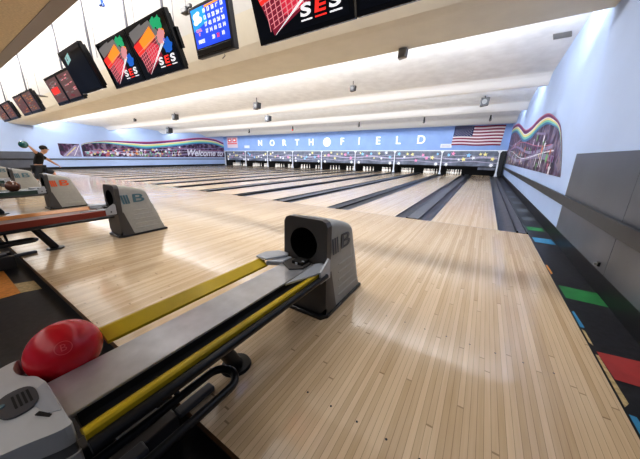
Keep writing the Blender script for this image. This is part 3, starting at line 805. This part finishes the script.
# ------------------------------------------------------------------ televisions
def tilt_frame(X, Y, Z, tilt):  # bottom centre, screen faces -Y, top leans to -Y
    return (X, Y, Z), (-(-tilt), 0, 0)
def tv(X, Y, Z, w, h, tilt, label, kind, group=None, plastic=None, pole=True, br=False):
    e = empty('television', (X, Y, Z), label, 'television', group, rot=(tilt, 0, 0))
    mt = plastic or M['tv']; h2 = w/2
    m = MB(); m.use(mt); m.box(-h2, h2, 0, .06, 0, h); m.box(-h2+.04, h2-.04, .06, .10, .04, h-.04); hs = m.build('housing', parent=e, bevel=.006)
    bz = .035; sb = bz if kind != 'cal' else h*.19
    x0, x1, z0, z1 = -h2+bz, h2-bz, sb, h-bz*.9
    m = MB(); m.use({'cal': S['cal'], 'off': S['bg']}.get(kind, S['bg'])); m.face([(x0, -.003, z0), (x1, -.003, z0), (x1, -.003, z1), (x0, -.003, z1)]); scn = m.build('screen', parent=e)
    Wd, Hd = x1-x0, z1-z0
    def Q(u, v, d=.006): return (x0+u*Wd, -d, z0+v*Hd)
    def poly(mb, pts, mt, d=.006): mb.use(mt).face([Q(u, v, d) for u, v in pts])
    m = MB()
    if kind == 'sbs':
        # slanted red score sheet, orange bar, coloured balls, lettering
        poly(m, [(.03, .90), (.62, .98), (.86, .55), (.20, .03)], S['gy'], .0045)
        poly(m, [(.04, .62), (.18, .02), (.66, .30), (.62, .86), (.06, .70)], S['dr'], .005)
        poly(m, [(.30, .54), (.52, .60), (.66, .50), (.55, .28), (.34, .22)], S['rd'], .0055)
        poly(m, [(.03, .66), (.08, .44), (.28, .50), (.25, .72)], S['rl'], .006)
        poly(m, [(.22, .71), (.27, .52), (.66, .66), (.60, .88)], S['or_'], .0065)
        for q in range(7):
            v = .10+q*.065
            poly(m, [(.18-.018*q, v), (.18-.018*q, v+.012), (.60+.02*q, v+.20), (.60+.02*q, v+.19)], S['pk'], .007)
        for q in range(8):
            u = .14+q*.06
            poly(m, [(u, .08+q*.03), (u+.010, .08+q*.03), (u+.0, .46+q*.012), (u-.012, .46+q*.012)], S['pk'], .007)
        poly(m, [(.19, .02), (.21, .03), (.86, .56), (.80, .58)], S['wh'], .0075)
        poly(m, [(.06, .93), (.42, .99), (.42, .90), (.06, .82)], S['gy'], .007)
        for u, v, r, mm in ((.82, .86, .10, S['gn']), (.72, .90, .08, S['gn']), (.80, .66, .10, S['pk']), (.74, .58, .07, S['pk']), (.86, .70, .05, S['or_']), (.88, .46, .10, S['bl']), (.82, .40, .08, S['bl'])):
            rj = random.Random(int(u*1000))
            poly(m, [(u+r*k_*math.cos(t), v+r*k_*Wd/Hd*.85*math.sin(t)) for t, k_ in [(q*math.pi/9, rj.uniform(.62, 1.02)) for q in range(18)]], mm, .008+r*.002)
        m.build('picture', parent=scn)
        m = MB()
        for ch, u, mm in (('S', .58, S['wh']), ('E', .73, S['rl']), ('S', .88, S['wh'])):
            c = Q(u, .20); m.use(mm); add_text(m, ch, Hd*.20, lambda a, b_, w: (c[0]+a*2.1+b_*.25, -.011-w, c[2]+b_), .0, 0, .004)
            m.box(c[0]-Wd*.06, c[0]+Wd*.06, -.0115, -.0105, c[2]-Hd*.12, c[2]-Hd*.10)
        m.build('lettering', parent=scn)
    elif kind == 'bookL' or kind == 'bookR':
        poly(m, [(.03, .05), (.97, .05), (.97, .96), (.03, .96)], S['mv'], .0045)
        rnd = random.Random(int(abs(X)*10))
        for q in range(22):
            u, v = rnd.uniform(.05, .75), rnd.uniform(.08, .88); 
            poly(m, [(u, v), (u+.2, v+.01), (u+.2, v+.05), (u, v+.04)], S[rnd.choice(['mv', 'gy', 'dr', 'gy', 'pk'] if X > -10 else ['br', 'gy', 'dr', 'br'])], .005+q*.0002)
        if kind == 'bookL': poly(m, [(.12, .36), (.75, .38), (.75, .62), (.12, .60)], S['rl'], .009)
        m.build('picture', parent=scn)
    elif kind == 'cal':
        poly(m, [(0, .45), (.45, .6), (.38, 1), (0, 1)], S['cal2'], .0045)
        poly(m, [(.42, .93), (.9, .95), (.9, .995), (.42, .985)], S['or_'], .005)
        for u, v, r in ((.14, .80, .10), (.22, .70, .09), (.12, .66, .08), (.2, .86, .06)):
            poly(m, [(u+r*math.cos(t), v+r*math.sin(t)*.9) for t in [q*math.pi/6 for q in range(12)]], S['wh'], .005+r*.01)
        m.build('picture', parent=scn)
        m = MB()
        rows = [('10', '13', '18', '16', '15'), ('13', '15', '23', '24', '26'), ('17', '42', '10', '24', '30'), ('17', '14', '10', '12', '14')]
        for r_, row in enumerate(rows):
            for q, tx in enumerate(row):
                c = Q(.40+q*.125, .86-r_*.165); m.use(S['wh']); add_text(m, tx, Hd*.13, lambda a, b_, w: (c[0]+a, -.010, c[2]+b_), 0, 0, .003)
        for tx, u, v, s_, mm in (('COOL', .17, .44, .10, 'pk'), ('IT', .17, .34, .09, 'pk'), ('PRICE', .19, .15, .12, 'wh'), ('20', .56, .17, .13, 'wh'), ('21', .70, .17, .13, 'rl'), ('10', .84, .18, .13, 'wh')):
            c = Q(u, v); m.use(S[mm]); add_text(m, tx, Hd*s_, lambda a, b_, w: (c[0]+a, -.010, c[2]+b_), 0, 0, .003)
        m.build('lettering', parent=scn)
        m = MB(); m.use(M['tv']).box(-h2+.03, h2-.03, -.012, 0, .015, h*.16); m.build('speaker_bar', parent=e, bevel=.005)
        m = MB(); m.use(M['wire']).tube([(0.1, .03, 0), (.12, .03, -.03), (.07, .03, -.05)], .004, 6); m.build('cable', parent=e)
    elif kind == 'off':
        poly(m, [(.14, .70), (.40, .78), (.44, .95), (.18, .88)], S['te'], .0045)  # reflection on the blank screen, painted as a glowing teal patch
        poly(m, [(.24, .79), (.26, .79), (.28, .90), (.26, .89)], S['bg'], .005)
        m.build('picture', parent=scn)  # holds only the painted reflection, no screen image
    # side bracket
    if br: m = MB(); m.use(M['tv']).box(h2, h2+.03, .05, .09, h*.35, h*.7); m.build('side_bracket', parent=e, bevel=.004)
    if pole:
        ca, sa = math.cos(tilt), math.sin(tilt)
        def loc(dx, dy, dz): # world offset to local
            return (dx, dy*ca+dz*sa, -dy*sa+dz*ca)
        m = MB(); m.use(M['pole']).tube([loc(0, .10, h*.7), loc(0, .10, 1.9)], .018, 8); m.box(-.12, .12, .08, .12, h*.3, h*.75); m.build('hanging_pole', parent=e)
        m = MB(); m.use(M['wire']).tube([loc(.22, .10, h*.8), loc(.24, .12, 1.3), loc(.20, .1, 1.9)], .005, 5); m.build('cable', parent=e)
    return e
TL = .30; ZB = 2.22; YT = -2.88
g = 'scoring screens hung over the approach'
tv(-1.41-.53, YT, ZB, 1.04, .64, TL, 'large black scoring screen with red score sheet above the nearest ball return', 'sbs', g, pole=False)
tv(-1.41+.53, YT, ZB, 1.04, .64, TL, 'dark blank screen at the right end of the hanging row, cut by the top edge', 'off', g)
tv(-4.85-.52, YT, ZB, 1.03, .62, TL, 'scoring screen with orange bar, left one of the bright pair left of the calendar screen', 'sbs', g)
tv(-4.85+.52, YT, ZB, 1.03, .62, TL, 'scoring screen with orange bar, right one of the bright pair left of the calendar screen', 'sbs', g, br=True)
tv(-3.04, -2.99, ZB, .64, .47, .12, 'small charcoal television showing a blue number board between scoring pairs', 'cal', g, plastic=M['tv2'], pole=False)
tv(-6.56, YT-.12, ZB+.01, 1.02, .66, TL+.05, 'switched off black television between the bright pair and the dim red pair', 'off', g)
tv(-8.20-.41, YT, ZB, .81, .55, TL, 'dim maroon screen with a red block, left of the dark television', 'bookL', g)
tv(-8.20+.41, YT, ZB, .81, .55, TL, 'dim maroon screen directly left of the dark television', 'bookR', g, pole=False)
tv(-11.4-.5, YT, ZB, .98, .52, TL, 'small dim brown screen, left one of the second pair from the left wall', 'bookR', g)
tv(-11.4+.5, YT, ZB, .98, .52, TL, 'small dim brown screen, right one of the second pair from the left wall', 'bookR', g, pole=False, br=True)
tv(-14.3-.6, YT, ZB, 1.1, .50, TL, 'small dim screen, left one of the leftmost pair', 'bookR', g)
tv(-14.3+.6, YT, ZB, 1.1, .50, TL, 'small dim screen, right one of the leftmost pair', 'bookR', g, pole=False, br=True)
# hanging oval reflectors and clips above the screens
for x, y, z, lb in ((-7.55, -2.75, 2.93, 'grey oval dish hanging beside the dark television'), (-11.6, -2.6, 2.75, 'small grey oval dish hanging beside the brown screens at left')):
    e = empty('hanging_dish', (x, y, z), lb, 'dish')
    m = MB(); m.use(M['spk2']).lathe([(.02, .03), (.12, .015), (.17, 0), (.165, -.006), (.11, .006)], seg=20); m.build('dish', parent=e)
    m = MB(); m.use(M['wire']).tube([(0, 0, .02), (0.01, 0, 1.2)], .005, 6); m.build('cord', parent=e)
e = empty('hanging_clip', (-5.3, -3.1, 3.20), 'blue clip tied on the ceiling cord near the top edge', 'clip')
m = MB(); m.use(M['clip_blue']).box(-.05, .05, -.015, .015, -.03, .03); m.box(.04, .09, -.01, .01, -.06, -.02); m.build('clip', parent=e, bevel=.005)
m = MB(); m.use(M['wire']).tube([(0, 0, .02), (.02, 0, .6)], .005, 6); m.build('cord', parent=e)
e = empty('hanging_speaker', (-4.15, -2.55, 3.06), 'small dark gadget hanging behind the bright scoring pair', 'speaker')
m = MB(); m.use(M['spk']).box(-.08, .05, -.04, .04, -.04, .03); m.box(.03, .12, -.02, .02, 0, .05); m.build('body', parent=e, bevel=.01)
m = MB(); m.use(M['wire']).tube([(0, 0, .02), (0, 0, .9)], .005, 6); m.build('cord', parent=e)

# ------------------------------------------------------------------ ceiling fixtures
def fixture(x, y, z, s, label, big=False, mt='spk', zc=None):
    e = empty('ceiling_speaker', (x, y, z), label, 'ceiling speaker')
    m = MB(); m.use(M[mt]); m.prism([(-.5*s, -.6*s), (.5*s, -.45*s), (.62*s, .5*s), (-.45*s, .55*s)], 1, -.45*s, .45*s); m.build('body', parent=e, bevel=.03*s)
    m = MB(); m.use(M['spk2']); m.tube([(0, -.46*s, 0), (0, -.5*s, 0)], .33*s, 16); m.build('grille', parent=e)
    m = MB(); m.use(M['spk']); m.tube([(0, 0, .5*s), (0, 0, (zc or z+.35)-z)], .08*s, 8); m.build('mount', parent=e)
fixture(-1.88, .0, 2.90, .13, 'grey speaker fixed under the beige soffit edge above the lanes', mt='spk2', zc=2.99)
fixture(-4.09, 2.62, 3.14, .14, 'tiny dark speaker on the first ceiling panel, right of centre', zc=3.34)
fixture(-.76, 7.04, 3.2, .26, 'boxy dark speaker hanging from ceiling near the right wall above the flag', zc=3.42)
fixture(-8.3, 2.76, 3.04, .22, 'dark speaker on the first ceiling beam at picture centre left', zc=3.33)
fixture(-14.8, 3.11, 3.10, .26, 'dark speaker on the first ceiling beam above the Welcome to mural', zc=3.31)
fixture(-23.2, 7.2, 3.10, .40, 'dark speaker low on second ceiling beam near the left wall', zc=3.4)
fixture(-10.8, 6.0, 3.12, .26, 'dark speaker on the second ceiling panel left of centre', zc=3.5)
fixture(-19.2, 3.03, 3.2, .14, 'tiny speaker on the first ceiling panel nearest the left wall', zc=3.32)
for x, y, lb in ((-7.93, 11.66, 'tiny dark lamp on the last ceiling beam above letter E'), (-3.75, 11.42, 'tiny dark lamp on the last ceiling beam above letter D'), (-.53, 12.1, 'tiny dark lamp on the last ceiling beam above the flag'), (-13.6, 11.7, 'tiny red-lit lamp on the last ceiling beam above letter H'), (-18.5, 11.7, 'tiny dark lamp on the last ceiling beam above letter R')):
    e = empty('sensor_lamp', (x, y, 3.16), lb, 'lamp', 'tiny lamps along the last ceiling beam')
    m = MB(); m.use(M['spk']).tube([(0, 0, .28), (0, 0, .0), (0, -.06, -.03)], [.03, .06, .06], 10); m.build('body', parent=e)
    m = MB(); m.use(M['ledred' if 'red' in lb else 'spk2']).sphere((0, -.08, -.03), .05, 10, 6); m.build('lens', parent=e)
# wall vent patch on the ceiling near the right wall
m = MB(); m.use(M['spk2']); 
for q in range(5): m.box(-.16+.01*q, .10+.01*q, -.10+q*.05, -.07+q*.05, -.008, 0)
tag(m.build('ceiling_vent', loc=(.48, 1.95, 3.37), rot=(-.063, 0, 0)), 'small grey slotted vent in the ceiling by the right wall', 'vent')

# ------------------------------------------------------------------ bowler
PX, PY = -13.2, -2.68
def skin(name, joints, edges, mt, parent=None, root=0, sub=2):
    me = bpy.data.meshes.new(name); me.from_pydata([j[0] for j in joints], edges, []); me.materials.append(mt)
    o = bpy.data.objects.new(name, me); COL.objects.link(o)
    if parent: o.parent = parent
    md = o.modifiers.new('skin', 'SKIN'); md.use_smooth_shade = True
    lay = me.skin_vertices[0] if len(me.skin_vertices) else None
    if lay is None:
        bpy.context.view_layer.objects.active = o
        return o
    for i, j in enumerate(joints):
        r = j[1]; lay.data[i].radius = r if isinstance(r, tuple) else (r, r); lay.data[i].use_root = (i == root)
    s = o.modifiers.new('sub', 'SUBSURF'); s.levels = sub; s.render_levels = sub
    return o
pers = empty('person', (PX, PY, 0), 'bowler in black shirt and dark shorts leaning forward, one arm swung back with a ball', 'person')
J = {  # +Y is forward (down the lane), +X is the person's right
 'pelvis': (0, -.08, .66), 'waist': (0, -.06, .82), 'chest': (0, .0, 1.01), 'neckb': (0, .08, 1.13), 'neck': (0, .12, 1.165), 'head0': (0, .155, 1.185), 'head1': (0, .18, 1.24), 'head2': (0, .175, 1.31),
 'shR': (.17, -.01, 1.09), 'elR': (.38, -.13, 1.21), 'wrR': (.50, -.23, 1.34), 'haR': (.54, -.27, 1.37),
 'shL': (-.17, .06, 1.07), 'elL': (-.24, .26, .93), 'wrL': (-.28, .42, .78), 'haL': (-.29, .48, .73),
 'hipR': (.10, -.09, .64), 'knR': (.08, -.22, .28), 'anR': (-.08, -.58, .15), 'toR': (-.10, -.56, .03),
 'hipL': (-.10, -.06, .63), 'knL': (-.10, .30, .48), 'anL': (-.09, .20, .09), 'toL': (-.09, .36, .035)}
order = ['pelvis', 'waist', 'chest', 'neckb', 'neck', 'head0', 'head1', 'head2', 'shR', 'elR', 'wrR', 'haR', 'shL', 'elL', 'wrL', 'haL', 'hipR', 'knR', 'anR', 'toR', 'hipL', 'knL', 'anL', 'toL']
rad = dict(pelvis=(.15, .11), waist=(.13, .10), chest=(.16, .115), neckb=(.085, .07), neck=.055, head0=.075, head1=(.085, .10), head2=.07, shR=.065, elR=.043, wrR=.028, haR=.034, shL=.065, elL=.043, wrL=.028, haL=.034,
           hipR=.09, knR=.06, anR=.042, toR=.038, hipL=.09, knL=.06, anL=.042, toL=.038)
ed = [('pelvis', 'waist'), ('waist', 'chest'), ('chest', 'neckb'), ('neckb', 'neck'), ('neck', 'head0'), ('head0', 'head1'), ('head1', 'head2'), ('chest', 'shR'), ('shR', 'elR'), ('elR', 'wrR'), ('wrR', 'haR'), ('chest', 'shL'), ('shL', 'elL'), ('elL', 'wrL'), ('wrL', 'haL'), ('pelvis', 'hipR'), ('hipR', 'knR'), ('knR', 'anR'), ('anR', 'toR'), ('pelvis', 'hipL'), ('hipL', 'knL'), ('knL', 'anL'), ('anL', 'toL')]
joints = [(J[n], rad[n]) for n in order]; edges = [(order.index(a), order.index(b_)) for a, b_ in ed]
# fingers on both hands
def fingers(hand, frm, n0, out, side, curl):
    h = Vector(J[hand]); d = (h-Vector(J[frm])).normalized(); sd = Vector(side)
    for q in range(4):
        L_ = [.055, .065, .06, .045][q]
        b0 = h + sd*(q-1.5)*.018 + d*.02; b1 = b0+d*L_*.6+Vector(curl)*.012; b2 = b1+d*L_*.4+Vector(curl)*.03
        i = len(joints); joints.extend([(tuple(b0), .009), (tuple(b1), .0085), (tuple(b2), .007)]); edges.extend([(order.index(hand), i), (i, i+1), (i+1, i+2)])
    t0 = h + sd*.035 - d*.01; t1 = t0+sd*.025+d*.03; i = len(joints)
    joints.extend([(tuple(t0), .010), (tuple(t1), .008)]); edges.extend([(order.index(hand), i), (i, i+1)])
fingers('haR', 'wrR', 0, 0, (1, 0, 0), (0, 0, -1)); fingers('haL', 'wrL', 0, 0, (1, 0, 0), (0, 0, -1))
body = skin('body', joints, edges, M['skin'], pers)
def garment(name, names, scale, mt, extra=None):
    js = []; idx = {}
    for n in names:
        r = rad[n]; r = (r, r) if not isinstance(r, tuple) else r; idx[n] = len(js)
        js.append(((extra or {}).get(n, J[n]), (r[0]*scale+.008, r[1]*scale+.008)))
    es = [(idx[a], idx[b_]) for a, b_ in ed if a in idx and b_ in idx]
    return skin(name, js, es, mt, pers, 0)
lerp = lambda a, b_, t: tuple(Vector(a)*(1-t)+Vector(b_)*t)
garment('shirt', ['pelvis', 'waist', 'chest', 'neckb', 'shR', 'elR', 'shL', 'elL'], 1.1, M['shirt'], {'elR': lerp(J['shR'], J['elR'], .8), 'elL': lerp(J['shL'], J['elL'], .8), 'pelvis': (0, -.07, .74)})
garment('shorts', ['pelvis', 'hipR', 'knR', 'hipL', 'knL'], 1.15, M['shorts'])
m = MB(); m.use(M['hair']); m.sphere((0, .165, 1.325), .098, 16, 10, (.92, 1.05, .85)); m.build('hair', parent=pers)
m = MB(); m.use(M['skin'])
m.sphere((0, .28, 1.265), .016, 8, 6, (.8, 1.3, 1.2)); 
for s in (-1, 1): m.sphere((s*.088, .18, 1.265), .022, 8, 6, (.4, .8, 1.2))
m.use(M['hair'])
for s in (-1, 1): m.sphere((s*.034, .268, 1.285), .010, 8, 6)
m.use(M['c_red']).sphere((0, .262, 1.225), .02, 8, 6, (1.2, .4, .3)); m.build('face', parent=pers)
for s, n in ((1, 'toR'), (-1, 'toL')):
    c = J[n]; m = MB(); m.use(M['shoe']); m.sphere((c[0], c[1]-.03 if s < 0 else c[1], .045), .06, 14, 8, (.8, 2.1, .72)); m.build('shoe', parent=pers)
ball((PX+.60, PY-.37, 1.40), M['ball_teal'], 'dark teal bowling ball raised behind the bowler in his hand')

# ------------------------------------------------------------------ lights
def area(name, loc, rot, sx, sy, power, col):
    l = bpy.data.lights.new(name, 'AREA'); l.shape = 'RECTANGLE'; l.size = sx; l.size_y = sy; l.energy = power; l.color = col
    o = bpy.data.objects.new(name, l); COL.objects.link(o); o.location = loc; o.rotation_euler = rot; return o
XC = (XL+XR)/2; WX = XR-XL-.6
# area lights point along -Z; rotate about X so that they look towards +Y
area('cove_light', (XC, .30, 3.13), (math.radians(128), 0, 0), WX, .12, 740, (.92, .95, 1))
area('cove_light', (XC, 4.70, 3.14), (math.radians(125), 0, 0), WX, .12, 600, (.88, .93, 1))
area('cove_light', (XC, 8.96, 3.16), (math.radians(125), 0, 0), WX, .12, 430, (.86, .92, 1))
area('cove_light', (XC, 13.7, 3.25), (math.radians(70), 0, 0), WX, .1, 45, (.84, .91, 1))
area('cove_light', (XC, -3.35, 3.75), (math.radians(58), 0, 0), WX, .15, 620, (1, .97, .93))
area('seating_light', (XC, -7.2, 2.76), (0, 0, 0), WX, 2.2, 230, (1, .97, .94))  # unseen area light behind the camera, added as ambient fill
area('pit_light', (XC, YM+.12, 1.45), (math.radians(25), 0, 0), WX, .1, 130, (1, .97, .92))
w = bpy.data.worlds.new('world'); sc.world = w; w.use_nodes = True
w.node_tree.nodes['Background'].inputs[0].default_value = (.6, .65, .75, 1); w.node_tree.nodes['Background'].inputs[1].default_value = .3
sc.view_settings.view_transform = 'Standard'; sc.view_settings.look = 'None'; sc.view_settings.exposure = .0; sc.view_settings.gamma = 1
try: sc.view_settings.look = 'Medium High Contrast'
except Exception: pass
